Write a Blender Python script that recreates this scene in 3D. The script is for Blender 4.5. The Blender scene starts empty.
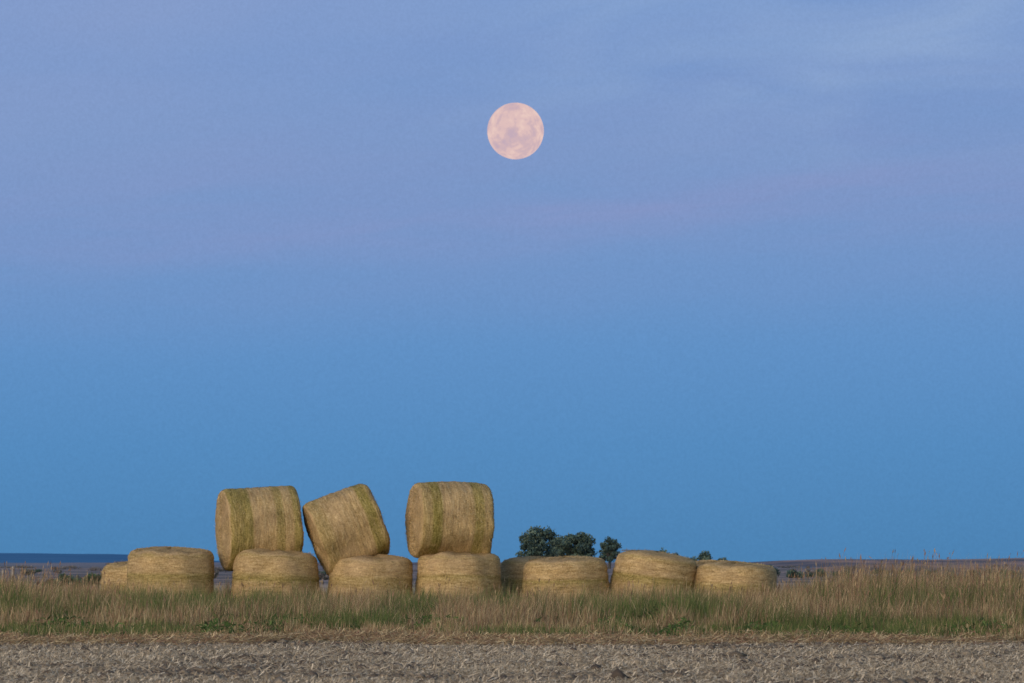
import bpy, math, numpy as np
from mathutils import Vector, Matrix, Euler
rng=np.random.default_rng(7)
sc=bpy.context.scene
F=6295.0; CAMH=1.05; HOR=562.0
def lin(r,g,b):
    f=lambda c:(c/255/12.92) if c/255<=0.04045 else ((c/255+0.055)/1.055)**2.4
    return (f(r),f(g),f(b),1.0)
def X(px,d): return (px-512)/F*d
def Z(py,d): return CAMH+(HOR-py)/F*d
# ---------- noise ----------
LAT=np.random.default_rng(3).random((256,256))
def vn(x,y):
    xi=np.floor(x).astype(int); yi=np.floor(y).astype(int); fx=x-xi; fy=y-yi
    fx=fx*fx*(3-2*fx); fy=fy*fy*(3-2*fy)
    a=LAT[xi%256,yi%256]; b=LAT[(xi+1)%256,yi%256]; c=LAT[xi%256,(yi+1)%256]; d=LAT[(xi+1)%256,(yi+1)%256]
    return (a*(1-fx)+b*fx)*(1-fy)+(c*(1-fx)+d*fx)*fy
def fbm(x,y,o=4):
    s=0;a=0.5;t=0
    for i in range(o):
        s=s+a*vn(x*2**i+17.3*i,y*2**i+5.1*i); t+=a; a*=0.5
    return s/t
def sm(a,b,x):
    t=np.clip((x-a)/(b-a),0,1); return t*t*(3-2*t)
# ---------- node helpers ----------
class NT:
    def __init__(s,tree): s.t=tree; s.n=tree.nodes; s.l=tree.links
    def node(s,typ,**kw):
        n=s.n.new(typ)
        for k,v in kw.items(): setattr(n,k,v)
        return n
    def put(s,sock,v):
        if v is None: return
        if isinstance(v,bpy.types.NodeSocket): s.l.new(v,sock)
        else: sock.default_value=v
    def m(s,op,a,b=None,c=None,clamp=False):
        n=s.node('ShaderNodeMath',operation=op,use_clamp=clamp)
        s.put(n.inputs[0],a); s.put(n.inputs[1],b); s.put(n.inputs[2],c)
        return n.outputs[0]
    def mix(s,f,a,b,bt='MIX'):
        n=s.node('ShaderNodeMix',data_type='RGBA',blend_type=bt)
        s.put(n.inputs[0],f); s.put(n.inputs[6],a); s.put(n.inputs[7],b); return n.outputs[2]
    def ramp(s,f,stops,interp='LINEAR'):
        n=s.node('ShaderNodeValToRGB'); r=n.color_ramp; r.interpolation=interp
        while len(r.elements)<len(stops): r.elements.new(0.5)
        for e,(p,c) in zip(r.elements,stops):
            e.position=p; e.color=c if isinstance(c,tuple) else (c,c,c,1)
        s.put(n.inputs[0],f); return n.outputs[0]
    def mr(s,v,a,b,c=0.0,d=1.0,st=False):
        n=s.node('ShaderNodeMapRange'); n.interpolation_type='SMOOTHSTEP' if st else 'LINEAR'
        for i,q in enumerate((v,a,b,c,d)): s.put(n.inputs[i],q)
        return n.outputs[0]
    def comb(s,x,y,z):
        n=s.node('ShaderNodeCombineXYZ'); s.put(n.inputs[0],x); s.put(n.inputs[1],y); s.put(n.inputs[2],z); return n.outputs[0]
    def sep(s,v):
        n=s.node('ShaderNodeSeparateXYZ'); s.put(n.inputs[0],v); return n.outputs
    def noise(s,v,scale,detail=4,rough=0.5,dist=0.0):
        n=s.node('ShaderNodeTexNoise'); s.put(n.inputs['Vector'],v); n.inputs['Scale'].default_value=scale
        n.inputs['Detail'].default_value=detail; n.inputs['Roughness'].default_value=rough; n.inputs['Distortion'].default_value=dist
        return n.outputs['Fac']
def newmat(name):
    m=bpy.data.materials.new(name); m.use_nodes=True; t=NT(m.node_tree)
    b=m.node_tree.nodes['Principled BSDF']; b.inputs['Roughness'].default_value=0.9
    b.inputs['Specular IOR Level'].default_value=0.15
    return m,t,b
def mesh_obj(name,V,faces_flat,sizes,mats,col=None,matidx=None,smooth=False):
    me=bpy.data.meshes.new(name); V=np.asarray(V,dtype=np.float32)
    me.vertices.add(len(V)); me.vertices.foreach_set('co',V.ravel())
    ff=np.asarray(faces_flat,dtype=np.int32); sizes=np.asarray(sizes,dtype=np.int32)
    me.loops.add(len(ff)); me.loops.foreach_set('vertex_index',ff)
    me.polygons.add(len(sizes)); st=np.concatenate([[0],np.cumsum(sizes)[:-1]]).astype(np.int32)
    me.polygons.foreach_set('loop_start',st); me.polygons.foreach_set('loop_total',sizes)
    if matidx is not None: me.polygons.foreach_set('material_index',np.asarray(matidx,dtype=np.int32))
    if smooth is not False:
        a=np.ones(len(sizes),dtype=bool) if smooth is True else smooth
        me.polygons.foreach_set('use_smooth',a)
    me.update(calc_edges=True); me.validate()
    if col is not None:
        at=me.color_attributes.new('Col','FLOAT_COLOR','POINT')
        c=np.ones((len(V),4),dtype=np.float32); c[:,:3]=col; at.data.foreach_set('color',c.ravel())
    for m in mats: me.materials.append(m)
    o=bpy.data.objects.new(name,me); sc.collection.objects.link(o); return o
def attr_mat(name,trans=0.0,rough=0.85):
    m,t,b=newmat(name)
    a=t.node('ShaderNodeAttribute',attribute_name='Col')
    g=t.node('ShaderNodeNewGeometry')
    n=t.noise(g.outputs['Position'],9.0,3)
    c=t.mix(1.0,a.outputs['Color'],t.ramp(n,[(0.3,0.75),(0.7,1.2)]),'MULTIPLY')
    t.put(b.inputs['Base Color'],c); b.inputs['Roughness'].default_value=rough
    if trans>0:
        tr=t.node('ShaderNodeBsdfTranslucent'); t.put(tr.inputs[0],c)
        mx=t.node('ShaderNodeMixShader'); mx.inputs[0].default_value=trans
        t.l.new(b.outputs[0],mx.inputs[1]); t.l.new(tr.outputs[0],mx.inputs[2])
        t.l.new(mx.outputs[0],m.node_tree.nodes['Material Output'].inputs[0])
    return m
# ---------- camera ----------
cd=bpy.data.cameras.new('camera'); cam=bpy.data.objects.new('camera',cd); sc.collection.objects.link(cam); sc.camera=cam
cd.sensor_width=36; cd.lens=F/1024*36; cd.clip_start=1; cd.clip_end=60000
cam.location=(0,0,CAMH); PITCH=math.atan((HOR-341.5)/F); cam.rotation_euler=(math.pi/2+PITCH,0,0)
cd.dof.use_dof=True; cd.dof.focus_distance=112; cd.dof.aperture_fstop=11
sc.view_settings.view_transform='Standard'; sc.view_settings.look='None'; sc.view_settings.exposure=0
# ---------- world ----------
SUN_EL=math.radians(15); SUN_ROT=math.radians(212)
w=bpy.data.worlds.new('World'); sc.world=w; w.use_nodes=True; t=NT(w.node_tree); t.n.clear()
tc=t.node('ShaderNodeTexCoord'); s=t.sep(tc.outputs['Generated']); x,y,z=s[0],s[1],s[2]
ramp=t.ramp(t.mr(z,-0.01,0.10),[
 (0.0,lin(78,129,175)),(0.10,lin(76,131,180)),(0.26,lin(85,139,191)),(0.40,lin(97,145,198)),
 (0.53,lin(110,149,200)),(0.68,lin(118,151,200)),(0.85,lin(119,153,204)),(1.0,lin(121,157,208))])
wv=t.m('SUBTRACT',z,t.m('MULTIPLY',x,0.055))
warp=t.noise(t.comb(t.m('MULTIPLY',x,14),0.0,t.m('MULTIPLY',wv,60)),1.0,4)
wv2=t.m('ADD',wv,t.m('MULTIPLY',t.m('SUBTRACT',warp,0.5),0.014))
n1=t.noise(t.comb(t.m('MULTIPLY',x,20),3.0,t.m('MULTIPLY',wv,130)),1.0,5,0.55,0.3)
band=t.ramp(t.mr(wv2,0.034,0.078),[(0.0,0.0),(0.25,0.15),(0.50,0.65),(0.62,0.38),(0.78,0.28),(1.0,0.15)],'EASE')
f1=t.m('MULTIPLY',band,t.mr(n1,0.3,0.7,0.3,0.95),clamp=True)
c1=t.mix(f1,ramp,lin(142,150,197))
n2=t.noise(t.comb(t.m('MULTIPLY',x,22),9.0,t.m('MULTIPLY',t.m('SUBTRACT',z,t.m('MULTIPLY',x,0.12)),95)),1.0,5,0.5,0.6)
f2=t.m('MULTIPLY',t.mr(z,0.056,0.078,st=True),t.m('MULTIPLY',t.mr(x,-0.03,0.05,0.15,1.0),t.mr(n2,0.38,0.70,0.0,0.68)),clamp=True)
c2=t.mix(f2,c1,lin(146,172,211))
n3=t.noise(t.comb(t.m('MULTIPLY',x,9),5.0,t.m('MULTIPLY',z,34)),1.0,5,0.5,0.4)
f3=t.m('MULTIPLY',t.mr(z,0.045,0.08,st=True),t.m('MULTIPLY',t.mr(x,0.02,-0.06,0.1,0.8),t.mr(n3,0.35,0.65,0.2,1.0)),clamp=True)
c3=t.mix(f3,c2,lin(136,157,202))
g1=t.noise(tc.outputs['Generated'],1800,3,0.8)
c3=t.mix(1.0,c3,t.ramp(g1,[(0.3,0.95),(0.7,1.04)]),'MULTIPLY')
bg1=t.node('ShaderNodeBackground'); t.put(bg1.inputs[0],c3); bg1.inputs[1].default_value=1.0
sky=t.node('ShaderNodeTexSky',sky_type='NISHITA'); sky.sun_disc=False; sky.sun_elevation=SUN_EL; sky.sun_rotation=SUN_ROT
bg2=t.node('ShaderNodeBackground'); t.put(bg2.inputs[0],sky.outputs[0]); bg2.inputs[1].default_value=0.14
mx=t.node('ShaderNodeMixShader'); t.put(mx.inputs[0],t.mr(t.m('ADD',z,t.m('MULTIPLY',y,-0.25)),-0.1,0.35,st=True)); t.l.new(bg1.outputs[0],mx.inputs[1]); t.l.new(bg2.outputs[0],mx.inputs[2])
out=t.node('ShaderNodeOutputWorld'); t.l.new(mx.outputs[0],out.inputs[0])
# ---------- sun ----------
sl=bpy.data.lights.new('sun','SUN'); sl.energy=1.45; sl.angle=math.radians(50); sl.color=(1.0,0.84,0.70)
so=bpy.data.objects.new('sun',sl); sc.collection.objects.link(so)
sd=Vector((math.sin(SUN_ROT)*math.cos(SUN_EL),math.cos(SUN_ROT)*math.cos(SUN_EL),math.sin(SUN_EL)))
so.rotation_euler=(-sd).to_track_quat('-Z','Y').to_euler(); so.location=sd*50
# ---------- moon ----------
m,t,b=newmat('moon_surface'); t.n.remove(b)
tc=t.node('ShaderNodeTexCoord'); 
n=t.noise(tc.outputs['Object'],1.7,4,0.5,0.3); nb=t.noise(tc.outputs['Object'],7.0,4,0.6)
f=t.m('ADD',t.m('MULTIPLY',n,0.75),t.m('MULTIPLY',nb,0.25))
c=t.ramp(f,[(0.36,lin(232,201,193)),(0.47,lin(222,190,188)),(0.55,lin(207,179,185)),(0.66,lin(196,172,186))],'EASE')
em=t.node('ShaderNodeEmission'); t.put(em.inputs[0],c); em.inputs[1].default_value=1.0
t.l.new(em.outputs[0],t.n['Material Output'].inputs[0])
bpy.ops.mesh.primitive_uv_sphere_add(segments=96,ring_count=48,radius=1)
mo=bpy.context.object; mo.name='moon'; MD=20000; r=28.3/F*MD; mo.scale=(r,r,r)
el=PITCH+math.atan((341.5-131)/F); mo.location=(3.5/F*MD,MD*math.cos(el),CAMH+MD*math.sin(el))
mo.rotation_euler=(0.4,0.9,2.0)
for p in mo.data.polygons: p.use_smooth=True
mo.data.materials.append(m)
# ---------- ground ----------
E0=81.0   # field / verge boundary distance
def gh(x,y):
    h=0.05*sm(E0-1.5,E0+3,y+0.8*(fbm(x*0.4,y*0.1)-0.5)*2)
    h=h+0.025*(fbm(x*2.2,y*2.2,3)-0.5)*(y<130)
    far=sm(240,700,y)
    h=h+far*(fbm(x*0.006+3,y*0.004+1,4)-0.58)*2.2
    return h
ys=np.concatenate([np.arange(-40,50,3.0),np.arange(50,112,0.22),112*np.exp(np.linspace(0.004,math.log(16000/112),300))])
u=np.linspace(-1,1,421); xs=np.sinh(u*7.2)/np.sinh(7.2)*9000
GX,GY=np.meshgrid(xs,ys); GZ=gh(GX,GY)
nx=len(xs); ny=len(ys); V=np.stack([GX,GY,GZ],-1).reshape(-1,3)
i=np.arange(ny-1)[:,None]*nx+np.arange(nx-1)[None,:]
Q=np.stack([i,i+1,i+1+nx,i+nx],-1).reshape(-1,4)
m,t,b=newmat('ground_soil')
g=t.node('ShaderNodeNewGeometry'); P=g.outputs['Position']; ps=t.sep(P); px,py=ps[0],ps[1]
nf=t.noise(P,14,6,0.7); nm=t.noise(P,1.3,4); 
soil=t.ramp(nf,[(0.32,(0.16,0.13,0.105,1)),(0.5,(0.28,0.235,0.185,1)),(0.66,(0.44,0.37,0.29,1))])
soil=t.mix(t.mr(nm,0.35,0.7,0.0,0.5),soil,(0.28,0.23,0.18,1))
litter=t.ramp(nf,[(0.3,(0.06,0.065,0.03,1)),(0.5,(0.13,0.12,0.06,1)),(0.7,(0.28,0.23,0.13,1))])
edge=t.m('ADD',py,t.m('MULTIPLY',t.m('SUBTRACT',t.noise(P,0.5,4),0.5),3.0))
col=t.mix(t.mr(edge,E0,E0+1.5),soil,litter)
S=t.comb(t.m('MULTIPLY',px,0.02),t.m('MULTIPLY',py,0.012),0.0)
nfar=t.noise(S,1.0,5,0.6); S2=t.comb(t.m('MULTIPLY',px,0.15),t.m('MULTIPLY',py,0.03),0.0); nfar2=t.noise(S2,1.0,5,0.65)
field=t.mix(t.mr(nfar2,0.35,0.65),(0.38,0.30,0.25,1),(0.54,0.44,0.36,1))
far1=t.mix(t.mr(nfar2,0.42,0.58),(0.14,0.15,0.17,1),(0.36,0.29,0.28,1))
far2=t.mix(t.mr(nfar,0.42,0.58),(0.17,0.22,0.30,1),(0.32,0.29,0.33,1))  # bluish, brighter far albedo: distance haze is painted into the base colour
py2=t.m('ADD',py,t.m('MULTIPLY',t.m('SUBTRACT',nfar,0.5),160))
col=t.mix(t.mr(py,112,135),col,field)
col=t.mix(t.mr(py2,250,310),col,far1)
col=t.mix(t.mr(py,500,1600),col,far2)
t.put(b.inputs['Base Color'],col); b.inputs['Roughness'].default_value=1.0; b.inputs['Specular IOR Level'].default_value=0.0
bp=t.node('ShaderNodeBump'); bp.inputs['Strength'].default_value=0.4; bp.inputs['Distance'].default_value=0.02; t.put(bp.inputs['Height'],nf); t.put(b.inputs['Normal'],bp.outputs[0])
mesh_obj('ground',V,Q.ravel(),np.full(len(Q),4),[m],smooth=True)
# ---------- hills ----------
def hills(name,y0,y1,x0,x1,hf,c1,c2,nxx=300,nyy=24,sx=0.01,sy=0.003):
    xs=np.linspace(x0,x1,nxx); ys=np.linspace(y0,y1,nyy); A,B=np.meshgrid(xs,ys)
    tt=(B-y0)/(y1-y0); H=hf(A,B)*np.sin(np.pi*np.clip(tt,0,1))**0.8-2.0*(1-np.sin(np.pi*tt))
    V=np.stack([A,B,H],-1).reshape(-1,3); i=np.arange(nyy-1)[:,None]*nxx+np.arange(nxx-1)[None,:]
    Q=np.stack([i,i+1,i+1+nxx,i+nxx],-1).reshape(-1,4)
    m,t,b=newmat(name+'_mat'); g=t.node('ShaderNodeNewGeometry'); ps=t.sep(g.outputs['Position'])
    n=t.noise(t.comb(t.m('MULTIPLY',ps[0],sx),t.m('MULTIPLY',ps[1],sy),t.m('MULTIPLY',ps[2],0.9)),1.0,6,0.65)
    t.put(b.inputs['Base Color'],t.mix(t.mr(n,0.42,0.58),c1,c2)); b.inputs['Specular IOR Level'].default_value=0.0
    return mesh_obj(name,V,Q.ravel(),np.full(len(Q),4),[m],smooth=True)
hills('distant_hills',7000,9500,-3500,3500,lambda x,y:-6+20*sm(-215,-560,x-150*(fbm(x*0.004,y*0)-0.5))*(0.8+0.3*fbm(x*0.003,0*y)),(0.07,0.20,0.40,1),(0.085,0.22,0.43,1))  # blue base colours carry the aerial haze; no volume is used
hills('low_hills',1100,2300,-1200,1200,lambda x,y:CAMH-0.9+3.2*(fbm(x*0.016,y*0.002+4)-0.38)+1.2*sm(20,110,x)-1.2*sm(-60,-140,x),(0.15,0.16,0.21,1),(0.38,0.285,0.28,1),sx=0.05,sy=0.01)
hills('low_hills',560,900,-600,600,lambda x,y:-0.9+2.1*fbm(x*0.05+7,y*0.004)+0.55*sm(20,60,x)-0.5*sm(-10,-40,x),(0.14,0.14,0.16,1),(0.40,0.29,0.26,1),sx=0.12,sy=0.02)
# ---------- bales ----------
straw_m=attr_mat('hay_strand',0.15)
def bale_mat(seed,bands):
    m,t,b=newmat('hay_bale_mat'); tc=t.node('ShaderNodeTexCoord'); O=tc.outputs['Object']; o=t.sep(O); N=t.sep(tc.outputs['Normal'])
    th=t.m('ARCTAN2',o[1],o[0]); r=t.m('SQRT',t.m('ADD',t.m('MULTIPLY',o[0],o[0]),t.m('MULTIPLY',o[1],o[1])))
    cyl=t.comb(t.m('MULTIPLY',th,4.0),t.m('MULTIPLY',o[2],34.0),float(seed)*3.1)
    line=t.noise(cyl,1.0,5,0.6,0.25)
    iso=t.noise(O,34,5,0.8); big=t.noise(t.comb(t.m('MULTIPLY',th,1.5),t.m('MULTIPLY',o[2],3.0),float(seed)),1.0,4)
    cap=t.mr(t.m('ABSOLUTE',N[2]),0.55,0.8)
    ringn=t.noise(t.comb(t.m('MULTIPLY',r,22.0),t.m('MULTIPLY',th,1.3),float(seed)),1.0,5,0.7)
    base=t.mix(cap,line,ringn)
    f=t.m('ADD',t.m('MULTIPLY',base,0.42),t.m('MULTIPLY',iso,0.58))
    col=t.ramp(f,[(0.37,(0.14,0.09,0.035,1)),(0.45,(0.35,0.245,0.105,1)),(0.53,(0.49,0.355,0.175,1)),(0.63,(0.72,0.56,0.33,1))])
    zz=t.m('ADD',o[2],t.m('MULTIPLY',t.m('SUBTRACT',t.noise(O,2.0,3),0.5),0.04))
    bd=t.ramp(t.mr(zz,-0.65,0.65),bands)
    bd=t.m('MULTIPLY',bd,t.m('SUBTRACT',1.0,cap))
    green=t.ramp(f,[(0.37,(0.10,0.085,0.02,1)),(0.5,(0.255,0.215,0.065,1)),(0.63,(0.43,0.36,0.14,1))])
    col=t.mix(t.m('MULTIPLY',bd,t.mr(big,0.3,0.6,0.6,1.0),clamp=True),col,green)
    pink=t.mix(0.5,col,(0.53,0.38,0.25,1))
    col=t.mix(t.m('MULTIPLY',t.m('SUBTRACT',1.0,bd),t.mr(big,0.4,0.65,0.3,0.9)),col,pink)
    n5=t.noise(O,2.6,4,0.6); col=t.mix(1.0,col,t.ramp(n5,[(0.3,0.76),(0.7,1.14)]),'MULTIPLY')
    t.put(b.inputs['Base Color'],col)
    bp=t.node('ShaderNodeBump'); bp.inputs['Strength'].default_value=0.8; bp.inputs['Distance'].default_value=0.025
    t.put(bp.inputs['Height'],f); t.put(b.inputs['Normal'],bp.outputs[0])
    return m
STR=np.array([(0.54,0.41,0.22),(0.40,0.29,0.14),(0.28,0.25,0.09),(0.68,0.54,0.32),(0.16,0.11,0.05)])
def bale(px,top,d,R=0.75,L=1.22,rot=(0,0,0),seed=0,lying=False,cy=None,bulge=0.03,squash=1.0,dome=0.07,bands=None):
    rs=np.random.default_rng(seed+50); nth=128
    prof=[]
    rc=0.07 if lying else 0.115
    for rr in np.linspace(0.0,R-rc,14): prof.append((rr,-L/2-dome*(1-(rr/R)**2)))
    for a in np.linspace(0,math.pi/2,7)[1:]: prof.append((R-rc+rc*math.sin(a),-L/2+rc*(1-math.cos(a))-dome*0.2*(1-a/1.57)))
    for zz in np.linspace(-L/2+rc,L/2-rc,40)[1:-1]: prof.append((R,zz))
    for a in np.linspace(math.pi/2,0,7)[:-1]: prof.append((R-rc+rc*math.sin(a),L/2-rc*(1-math.cos(a))+dome*0.2*(1-a/1.57)))
    for rr in np.linspace(R-rc,0.0,14): prof.append((rr,L/2+dome*(1-(rr/R)**2)))
    pr=np.array(prof); n=len(pr); th=np.linspace(0,2*np.pi,nth,endpoint=False)
    RR=pr[:,0][:,None]*np.ones(nth); ZZ=pr[:,1][:,None]*np.ones(nth); TH=th[None,:]*np.ones((n,1))
    lump=np.zeros_like(RR)
    for k in range(14):
        a=rs.integers(1,9); bz=rs.uniform(0,5); ph=rs.uniform(0,6.28); lump+=np.sin(a*TH+ph+bz*ZZ)*(0.008 if lying else 0.010)/(1+0.2*a)
    groove=sum(rs.uniform(0.3,1)*np.sin(ZZ*rs.uniform(15,60)+rs.uniform(0,6)) for _ in range(5))*0.0022
    fac=sm(0,R*0.9,RR)
    RR2=RR+fac*(lump+groove+bulge*np.cos(np.clip(ZZ/(L/2),-1,1)*np.pi/2)+rs.normal(0,0.003,RR.shape))
    ZZ2=ZZ+np.sign(ZZ)*(1-np.abs(np.cos(np.clip(ZZ/(L/2),-1,1)*1.57)))*(lump*(0.5 if lying else 0.9)+rs.normal(0,0.005,RR.shape))
    V=np.stack([RR2*np.cos(TH),RR2*np.sin(TH),ZZ2],-1)
    VV=V.reshape(-1,3)
    i=np.arange(n-1)[:,None]*nth; j=np.arange(nth)[None,:]; j2=(j+1)%nth
    Q=np.stack([i+j,i+j2,i+nth+j2,i+nth+j],-1).reshape(-1,4)
    K=4200; a=rs.uniform(0,2*np.pi,K); zz=rs.uniform(-L/2,L/2,K); capm=rs.random(K)<0.6
    rad=np.where(capm,R*0.93*np.sqrt(rs.random(K)),0)
    ri=np.interp(zz,[-L/2,-L/2+rc,L/2-rc,L/2],[R-rc*.5,R,R,R-rc*.5])+bulge*np.cos(zz/(L/2)*1.57)
    sgn=np.where(rs.random(K)<0.5,-1,1); er=np.stack([np.cos(a),np.sin(a),0*a],-1); et=np.stack([-np.sin(a),np.cos(a),0*a],-1); ez=np.array([0,0,1.0])
    c_side=er*ri[:,None]+ez*zz[:,None]; c_cap=er*rad[:,None]*0.97+ez*(sgn*(L/2+dome*(1-(rad/R)**2)))[:,None]
    c0=np.where(capm[:,None],c_cap,c_side); nn=np.where(capm[:,None],ez*sgn[:,None],er)
    tt=et+rs.normal(0,0.3,(K,3)); tt-=nn*np.sum(tt*nn,1)[:,None]; tt+=nn*(np.abs(rs.normal(0,1,K))*np.where(capm,0.3,0.10))[:,None]; tt/=np.linalg.norm(tt,axis=1)[:,None]
    ln=rs.uniform(0.02,0.08,K)[:,None]; wd=np.cross(nn,tt); wd/=np.linalg.norm(wd,axis=1)[:,None]; wd*=rs.uniform(0.0015,0.0032,K)[:,None]
    c0=c0+nn*0.003
    sv=np.stack([c0-wd,c0+wd,c0+tt*ln+wd*0.5+nn*0.004,c0+tt*ln-wd*0.5+nn*0.004],1).reshape(-1,3)
    sq=len(VV)+np.arange(K*4).reshape(-1,4)
    colr=np.ones((len(VV)+K*4,3)); colr[len(VV):]=np.repeat(STR[rs.choice(5,K,p=[.35,.25,.13,.17,.10])],4,axis=0)
    allV=np.concatenate([VV,sv]); 
    q=bands
    if q is None: q=[(0.0,0.3),(0.3,0.0),(0.52,0.05),(rs.uniform(0.58,0.62),rs.uniform(0.3,0.9)),(0.68,rs.uniform(0.3,0.9)),(0.73,0.1),(0.88,0.05),(0.95,0.6)]
    o=mesh_obj('hay_bale',allV,np.concatenate([Q,sq]).ravel(),np.full(len(Q)+K,4),[bale_mat(seed,q),straw_m],colr,
        np.concatenate([np.zeros(len(Q)),np.ones(K)]),smooth=np.concatenate([np.ones(len(Q),bool),np.zeros(K,bool)]))
    if lying:
        M=Matrix.Rotation(rot[2],4,'Z')@Matrix.Rotation(rot[1],4,'Y')@Matrix.Diagonal((1,1,squash,1))@Matrix.Rotation(math.pi/2,4,'Y')
        zc=Z(cy,d)
    else:
        M=Euler(rot).to_matrix().to_4x4()@Matrix.Rotation(math.pi/2,4,'Z')
        zc=Z(top,d)-L/2-dome
    o.matrix_world=Matrix.Translation((X(px,d),d,zc))@M
    return o
bale(171,548,110,R=0.735,L=1.24,seed=1,rot=(0.03,0.01,0))
bale(143,561,114,R=0.74,L=1.2,seed=2,rot=(0,-0.02,1))
bale(275,550,110,R=0.73,L=1.2,seed=3,rot=(0.04,-0.01,2))
bale(371,555,110,R=0.705,L=1.15,seed=4,rot=(0.02,0.02,0.4))
bale(458,552,110,R=0.715,L=1.2,seed=5,rot=(0.02,0.0,3))
bale(541,558,111.8,R=0.73,L=1.15,seed=6,rot=(0,0.02,0.9))
bale(566,557,110,R=0.725,L=1.15,seed=7,rot=(0.03,0.01,5))
bale(652,552,110,R=0.705,L=1.22,seed=8,rot=(0.02,0.13,0))
bale(735,563,110,R=0.71,L=1.12,seed=9,rot=(0.02,0.02,1.4))
bale(716,562,112.2,R=0.69,L=1.15,seed=10,rot=(0,-0.03,1.4))
bale(259,0,110.4,R=0.74,L=1.28,seed=11,lying=True,cy=528.5,rot=(0,-0.045,math.radians(13)),squash=0.96,bulge=0.014,dome=0.05,
  bands=[(0.0,0.9),(0.30,0.95),(0.34,0.10),(0.62,0.1),(0.66,0.75),(0.74,0.8),(0.77,0.2),(0.86,0.2),(0.90,0.9),(1.0,0.9)])
bale(346.5,0,110.2,R=0.67,L=1.14,seed=12,lying=True,cy=529.5,rot=(0,-0.36,math.radians(10)),squash=1.0,bulge=0.014,dome=0.05,
  bands=[(0.0,0.5),(0.2,0.5),(0.28,0.1),(0.72,0.1),(0.76,1.0),(0.86,1.0),(0.9,0.6),(1.0,0.7)])
bale(450,0,110.1,R=0.735,L=1.28,seed=13,lying=True,cy=521,rot=(0,0.02,math.radians(13)),squash=0.90,bulge=0.014,dome=0.05,
  bands=[(0.0,0.5),(0.12,0.5),(0.16,1.0),(0.26,1.0),(0.30,0.1),(0.70,0.1),(0.74,0.9),(0.84,0.9),(0.88,0.3),(1.0,0.6)])
# ---------- grass ----------
def blades(name,x,y,h,wd,col,lean=0.35,mat=None,head=None,z0=None):
    n=len(x); z=gh(x,y) if z0 is None else z0
    a=rng.uniform(0,2*np.pi,n); l=np.abs(rng.normal(0,lean,n))*h; dx=np.cos(a)*l+0.06*h; dy=np.sin(a)*l
    fa=rng.uniform(-1.0,1.0,n); wx=np.cos(fa)*wd/2; wy=np.sin(fa)*wd/2
    P0=np.stack([x,y,z-0.02],-1); W=np.stack([wx,wy,0*wx],-1)
    Pm=np.stack([x+dx*0.35,y+dy*0.35,z+h*0.55],-1); Pt=np.stack([x+dx,y+dy,z+h*np.clip(1-0.3*(l/h)**2,0.5,1)],-1)
    if head is None:
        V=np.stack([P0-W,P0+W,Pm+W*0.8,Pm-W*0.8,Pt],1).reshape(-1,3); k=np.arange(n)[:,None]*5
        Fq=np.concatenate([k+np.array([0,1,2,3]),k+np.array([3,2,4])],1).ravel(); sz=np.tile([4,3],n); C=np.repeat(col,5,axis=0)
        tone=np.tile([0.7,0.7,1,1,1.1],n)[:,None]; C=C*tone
    else:
        hw,hl,hc=head; D=Pt-Pm; D/=np.linalg.norm(D,axis=1)[:,None]; Hw=W/np.linalg.norm(W,axis=1)[:,None]*(hw/2)[:,None]
        A=Pt; B=Pt+D*(hl*0.4)[:,None]; T=Pt+D*hl[:,None]
        V=np.stack([P0-W,P0+W,Pm+W,Pm-W,A+W*.6,A-W*.6,B+Hw,B-Hw,T],1).reshape(-1,3); k=np.arange(n)[:,None]*9
        Fq=np.concatenate([k+np.array([0,1,2,3]),k+np.array([3,2,4,5]),k+np.array([5,4,6,7]),k+np.array([7,6,8])],1).ravel(); sz=np.tile([4,4,4,3],n)
        C=np.repeat(col,9,axis=0); C=C.reshape(n,9,3); C[:,4:]=hc[:,None,:]; C=C.reshape(-1,3)
    return mesh_obj(name,V,Fq,sz,[mat],C)
gm=attr_mat('grass_blade_mat',0.25)
GREEN=np.array([(0.10,0.145,0.05),(0.14,0.175,0.06),(0.07,0.11,0.04),(0.19,0.195,0.08)])
DRY=np.array([(0.42,0.32,0.19),(0.32,0.235,0.13),(0.54,0.43,0.27),(0.22,0.15,0.09),(0.30,0.18,0.12)])
def pick(pal,n): return pal[rng.integers(0,len(pal),n)]*rng.uniform(0.8,1.2,(n,1))
n=380000
y=E0-1+ rng.random(n)**0.95*42; x=rng.uniform(-1,1,n)*(y*0.0813*1.5)
pat=fbm(x*0.55,y*0.3,4); pat2=fbm(x*2.2+40,y*0.6,3); pat3=fbm(x*0.45+70,y*0.35+9,4)
keep=rng.random(n)<np.clip(0.30+2.6*(pat2-0.36),0.10,1)*sm(E0-0.5,E0+2.5,y+(fbm(x*0.9+3,y*0,3)-0.5)*7); x,y,pat,pat2,pat3=x[keep],y[keep],pat[keep],pat2[keep],pat3[keep]; n=len(x)
pxx=x/y*F+512
side=np.maximum(sm(770,850,pxx),0.55*sm(150,40,pxx))
h=(0.10+0.27*sm(E0+1,95,y))*(0.15+1.75*np.clip(pat2,0.15,0.9))*rng.uniform(0.4,1.4,n)*(1+0.5*side*sm(94,104,y))
pg=np.clip(0.62+4.8*(pat3-0.5)-0.35*(1-sm(E0,E0+4,y))-0.45*sm(99,110,y)-0.25*side*sm(92,102,y),0.06,0.95)
isg=rng.random(n)<pg
col=np.where(isg[:,None],pick(GREEN,n),pick(DRY,n))*(0.8+0.4*pat[:,None])
blades('grass_verge',x,y,h,rng.uniform(0.005,0.011,n),col,0.42,gm)
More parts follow.
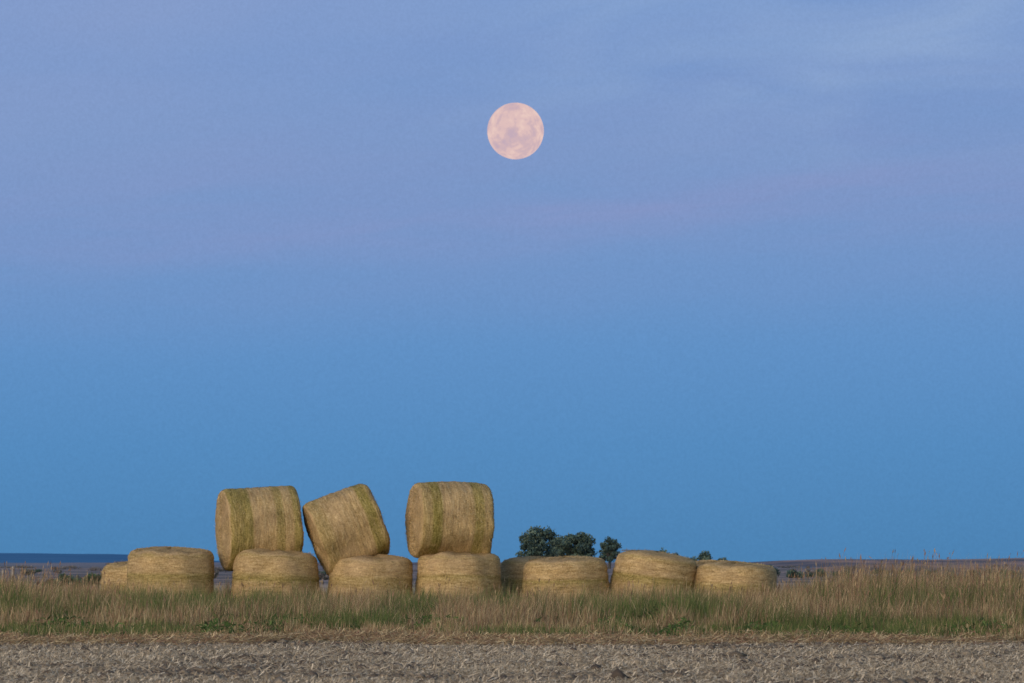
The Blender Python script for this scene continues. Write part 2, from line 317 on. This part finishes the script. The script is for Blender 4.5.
# tall dry stems
n=34000
y=87+rng.random(n)*33; x=rng.uniform(-1,1,n)*(y*0.0813*1.5); pxx=x/y*F+512
cl=fbm(x*1.6+11,y*0.6+3,3); side=np.maximum(sm(765,830,pxx),0.6*sm(140,60,pxx))
keep=rng.random(n)<np.clip((cl-0.45)*5,0.02,1)*(0.26+0.56*side)*sm(86,98,y); x,y,cl,side=x[keep],y[keep],cl[keep],side[keep]; n=len(x)
h=(0.40+0.26*side)*rng.uniform(0.35,1.45,n)*(0.4+1.1*cl)*(0.6+0.4*sm(88,101,y))
hc=pick(np.array([(0.30,0.19,0.13),(0.42,0.31,0.19),(0.22,0.14,0.10),(0.36,0.26,0.16)]),n)
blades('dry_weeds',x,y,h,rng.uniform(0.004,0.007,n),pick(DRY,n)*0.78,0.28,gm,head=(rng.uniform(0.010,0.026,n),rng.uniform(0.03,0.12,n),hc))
# leafy green weeds
XS=[];
for i_ in range(80):
    p=rng.uniform(-40,1064); d=rng.uniform(84,97); k=int(rng.uniform(60,260)); s_=rng.uniform(0.15,0.5); hh=rng.uniform(0.08,0.28)
    if i_<6: p=[640,655,672,700,735,652][i_]; d=[96,96,96,96,95,93][i_]; hh=[0.3,0.42,0.3,0.3,0.22,0.3][i_]; k=380
    cx=X(p,d); xx=rng.normal(cx,s_,k); yy=rng.normal(d,0.6,k); XS.append(np.stack([xx,yy,gh(xx,yy)+rng.random(k)*hh*np.exp(-((xx-cx)/s_)**2*0.5)],-1))
P=np.concatenate(XS); n=len(P); ax=rng.normal(0,1,(n,3)); ax/=np.linalg.norm(ax,axis=1)[:,None]; bx=np.cross(ax,rng.normal(0,1,(n,3))); bx/=np.linalg.norm(bx,axis=1)[:,None]
L_=rng.uniform(0.03,0.06,n)[:,None]; Wd=L_*0.3
V=np.stack([P-ax*L_,P+bx*Wd,P+ax*L_,P-bx*Wd],1).reshape(-1,3)
mesh_obj('leafy_weeds',V,np.arange(n*4),np.full(n,4),[gm],np.repeat(pick(np.array([(0.08,0.15,0.045),(0.12,0.18,0.06),(0.07,0.11,0.04)]),n),4,axis=0))
# straw litter
def litter(name,x,y,ln,wd,col,tilt=0.2,zup=0.03):
    n=len(x); z=gh(x,y)+rng.random(n)*zup; a=rng.uniform(0,np.pi*2,n); ti=rng.normal(0,tilt,n)
    D=np.stack([np.cos(a)*np.cos(ti),np.sin(a)*np.cos(ti),np.abs(np.sin(ti))],-1)*(ln/2)[:,None]; W=np.stack([-np.sin(a),np.cos(a),0*a+0.6],-1)*(wd/2)[:,None]
    C=np.stack([x,y,z+0.01],-1); V=np.stack([C-D-W,C-D+W,C+D+W,C+D-W],1).reshape(-1,3)
    return mesh_obj(name,V,np.arange(n*4),np.full(n,4),[gm],np.repeat(col,4,axis=0))
n=70000; y=rng.normal(E0+0.2,1.1,n); x=rng.uniform(-11,11,n); kk=rng.random(n)<np.clip(0.15+4*(fbm(x*0.6+5,y*0.4,3)-0.42),0.06,1); x,y=x[kk],y[kk]; n=len(x); y=y+ (fbm(x*0.5,y*0,3)-0.5)*4
litter('straw_litter',x,y,rng.uniform(0.06,0.22,n),rng.uniform(0.005,0.010,n),pick(DRY,n)*1.3,0.4,0.08)
n=140000; y=rng.uniform(50,E0,n); x=rng.uniform(-1,1,n)*(y*0.0813*1.4); k=rng.random(n)<np.clip(0.4+2.2*(fbm(x*0.7,y*0.35,3)-0.40),0.06,1)*(1-0.75*sm(74,79,y)); x,y=x[k],y[k]; n=len(x)
litter('field_stubble',x,y,rng.uniform(0.04,0.14,n),rng.uniform(0.005,0.010,n),pick(np.array([(0.64,0.54,0.41),(0.50,0.41,0.30),(0.32,0.26,0.19),(0.76,0.66,0.52)]),n),0.45,0.02)
# clods
n=50000; y=rng.uniform(50,E0,n); x=rng.uniform(-1,1,n)*(y*0.0813*1.4); z=gh(x,y); s=rng.gamma(2.0,0.006,n)+0.005
oct=np.array([(1,0,0),(0,1,0),(-1,0,0),(0,-1,0),(0,0,1),(0,0,-0.6)],float)
V=(oct[None]*(1+rng.normal(0,0.25,(n,6,1))))*s[:,None,None]*np.array([1.4,1.4,0.75])+np.stack([x,y,z+s*0.2],-1)[:,None,:]
fo=np.array([(0,1,4),(1,2,4),(2,3,4),(3,0,4),(1,0,5),(2,1,5),(3,2,5),(0,3,5)])
Fc=(np.arange(n)[:,None,None]*6+fo[None]).ravel()
mesh_obj('soil_clods',V.reshape(-1,3),Fc,np.full(n*8,3),[gm],np.repeat(pick(np.array([(0.26,0.215,0.17),(0.17,0.135,0.11),(0.35,0.29,0.225)]),n),6,axis=0))
# ---------- trees & bushes ----------
leafm=attr_mat('foliage_mat',0.25); bark,_,bb=newmat('bark'); bb.inputs['Base Color'].default_value=(0.08,0.08,0.08,1)
def leafcloud(centers,radii,n,size,pal,rs):
    P=[];C=[]
    for c,r in zip(centers,radii):
        v=rs.normal(0,1,(n,3)); v/=np.linalg.norm(v,axis=1)[:,None]; rad=rs.random(n)**0.45*rs.uniform(0.9,1.25,n)
        p=np.array(c)+v*rad[:,None]*np.array(r); P.append(p)
        C.append(pal[rs.integers(0,len(pal),n)]*(0.75+0.5*rs.random())*(0.85+0.3*v[:,2:3]))
    P=np.concatenate(P);C=np.concatenate(C);m=len(P)
    a=rs.normal(0,1,(m,3)); a/=np.linalg.norm(a,axis=1)[:,None]; b=np.cross(a,rs.normal(0,1,(m,3))); b/=np.linalg.norm(b,axis=1)[:,None]
    s=size*rs.uniform(0.6,1.3,m)[:,None]
    V=np.stack([P-a*s,P+b*s*0.6,P+a*s,P-b*s*0.6],1).reshape(-1,3); return V,np.repeat(np.clip(C,0.01,1),4,axis=0)
TP=np.array([(0.085,0.15,0.14),(0.11,0.17,0.14),(0.07,0.12,0.13),(0.15,0.20,0.15)])  # dark green pulled towards blue, distance haze mixed into the leaf colours
def tube(p,q,r0,r1,k=7):
    p=np.array(p,float);q=np.array(q,float);d=q-p;d/=np.linalg.norm(d);u=np.cross(d,[0.3,1,0.1]);u/=np.linalg.norm(u);v=np.cross(d,u)
    a=np.linspace(0,2*np.pi,k,endpoint=False)[:,None]; return np.concatenate([p+(np.cos(a)*u+np.sin(a)*v)*r0,q+(np.cos(a)*u+np.sin(a)*v)*r1])
def tree(px,d,topy,wpx,seed):
    rs=np.random.default_rng(seed); H=Z(topy,d); Wm=wpx/F*d/2; cx=X(px,d); k=7
    segs=[((0,0,-0.3),(0.1,0,H*0.35),0.22,0.16)]; cen=[];rad=[]
    for i in range(26):
        a=rs.uniform(0,2*np.pi); rr=Wm*0.78*math.sqrt(rs.random()); hz=H*rs.uniform(0.25,0.86); lim=math.sqrt(max(0.08,1-((hz/H-0.42)/0.56)**2)); c=(rr*lim*math.cos(a)*1.0,rr*lim*math.sin(a),hz)
        segs.append(((0.1,0,H*rs.uniform(0.2,0.4)),c,0.07,0.03)); cen.append(c); q=rs.uniform(0.16,0.36)*Wm; rad.append((q*1.15,q*1.15,q*0.9))
    cen.append((rs.uniform(-.2,.2)*Wm,0,H*0.86)); rad.append((Wm*0.3,Wm*0.3,H*0.12))
    V1,C1=leafcloud(cen,rad,170,0.12*Wm/2.2+0.04,TP,rs)
    TV=np.concatenate([tube(*s_) for s_ in segs]); fs=[]
    for i in range(len(segs)):
        for j in range(k): fs.append([i*2*k+j,i*2*k+(j+1)%k,i*2*k+k+(j+1)%k,i*2*k+k+j])
    fs=np.array(fs); V=np.concatenate([TV,V1]); lf=len(TV)+np.arange(len(V1)).reshape(-1,4)
    o=mesh_obj('tree',V,np.concatenate([fs,lf]).ravel(),np.full(len(fs)+len(lf),4),[bark,leafm],np.concatenate([np.ones((len(TV),3)),C1]),np.concatenate([np.zeros(len(fs)),np.ones(len(lf))]))
    o.location=(cx,d,0); return o
tree(538,780,525,44,1); tree(577,800,531,48,2); tree(609,790,536,26,3); tree(558,810,536,32,6)
def bushes(name,items,pal,seed,n=160):
    rs=np.random.default_rng(seed); VV=[];CC=[]
    for (px,d,topy,wpx) in items:
        H=max(0.5,Z(topy,d)); Wm=wpx/F*d/2; cx=X(px,d); cen=[];rad=[]
        for i in range(6):
            cen.append((cx+rs.uniform(-.7,.7)*Wm,d+rs.uniform(-.7,.7)*Wm,H*rs.uniform(0.2,0.7))); rad.append((Wm*0.4,Wm*0.4,H*0.28))
        V,C=leafcloud(cen,rad,n,0.05*H+0.04,pal,rs); VV.append(V);CC.append(C)
    V=np.concatenate(VV); return mesh_obj(name,V,np.arange(len(V)),np.full(len(V)//4,4),[leafm],np.concatenate(CC))
bushes('distant_bushes',[(664,900,547,20),(675,900,551,14),(706,900,550,20),(722,900,556,14),(690,900,556,14),(770,420,564,22),(792,400,566,26),(818,420,568,24),(840,430,571,20),(905,500,572,18),(930,520,570,14),(975,480,574,26),(1010,500,573,20),(640,900,556,12),(322,500,570,20),(30,600,571,22),(880,520,571,20)],TP*1.0,5)
bushes('shrub',[(72,230,572,30),(92,240,573,26),(55,235,577,22),(108,240,577,16)],TP*np.array([1.0,1.0,0.75]),8)
rs=np.random.default_rng(12); it=[]
for i in range(120):
    d=rs.uniform(260,1100); it.append((rs.uniform(-100,1120),d,HOR+F*CAMH/d*rs.uniform(0.2,0.7),rs.uniform(6,30)))
bushes('scrub',it,np.array([(0.20,0.18,0.19),(0.28,0.23,0.22),(0.14,0.15,0.16),(0.15,0.18,0.16)]),9,60)
n=260; d=135; cx=X(846,d)
blades('dry_shrub',cx+rng.normal(0,0.22,n),d+rng.normal(0,0.2,n),rng.uniform(0.5,1.2,n),np.full(n,0.008),pick(np.array([(0.20,0.15,0.14),(0.28,0.21,0.18)]),n),0.3,gm)
pm,t,b=newmat('weathered_wood'); g=t.node('ShaderNodeNewGeometry'); t.put(b.inputs['Base Color'],t.ramp(t.noise(g.outputs['Position'],20,4),[(0.3,(0.16,0.14,0.13,1)),(0.7,(0.34,0.31,0.29,1))]))
for (p,d,tp) in [(13,150,566),(3,190,569),(-30,150,567)]:
    Hh=Z(tp,d); V=np.concatenate([tube((0,0,-0.1),(0.01,0,Hh*0.97),0.045,0.04,10),tube((0.01,0,Hh*0.97),(0.01,0,Hh),0.04,0.02,10)]); fs=[]
    for i in range(2):
        for j in range(10): fs.append([i*20+j,i*20+(j+1)%10,i*20+10+(j+1)%10,i*20+10+j])
    fs=np.array(fs).ravel(); sz=np.full(20,4); fs=np.concatenate([fs,np.arange(30,40)]); sz=np.concatenate([sz,[10]])
    o=mesh_obj('fence_post',V,fs,sz,[pm]); o.location=(X(p,d),d,0)
print('done')
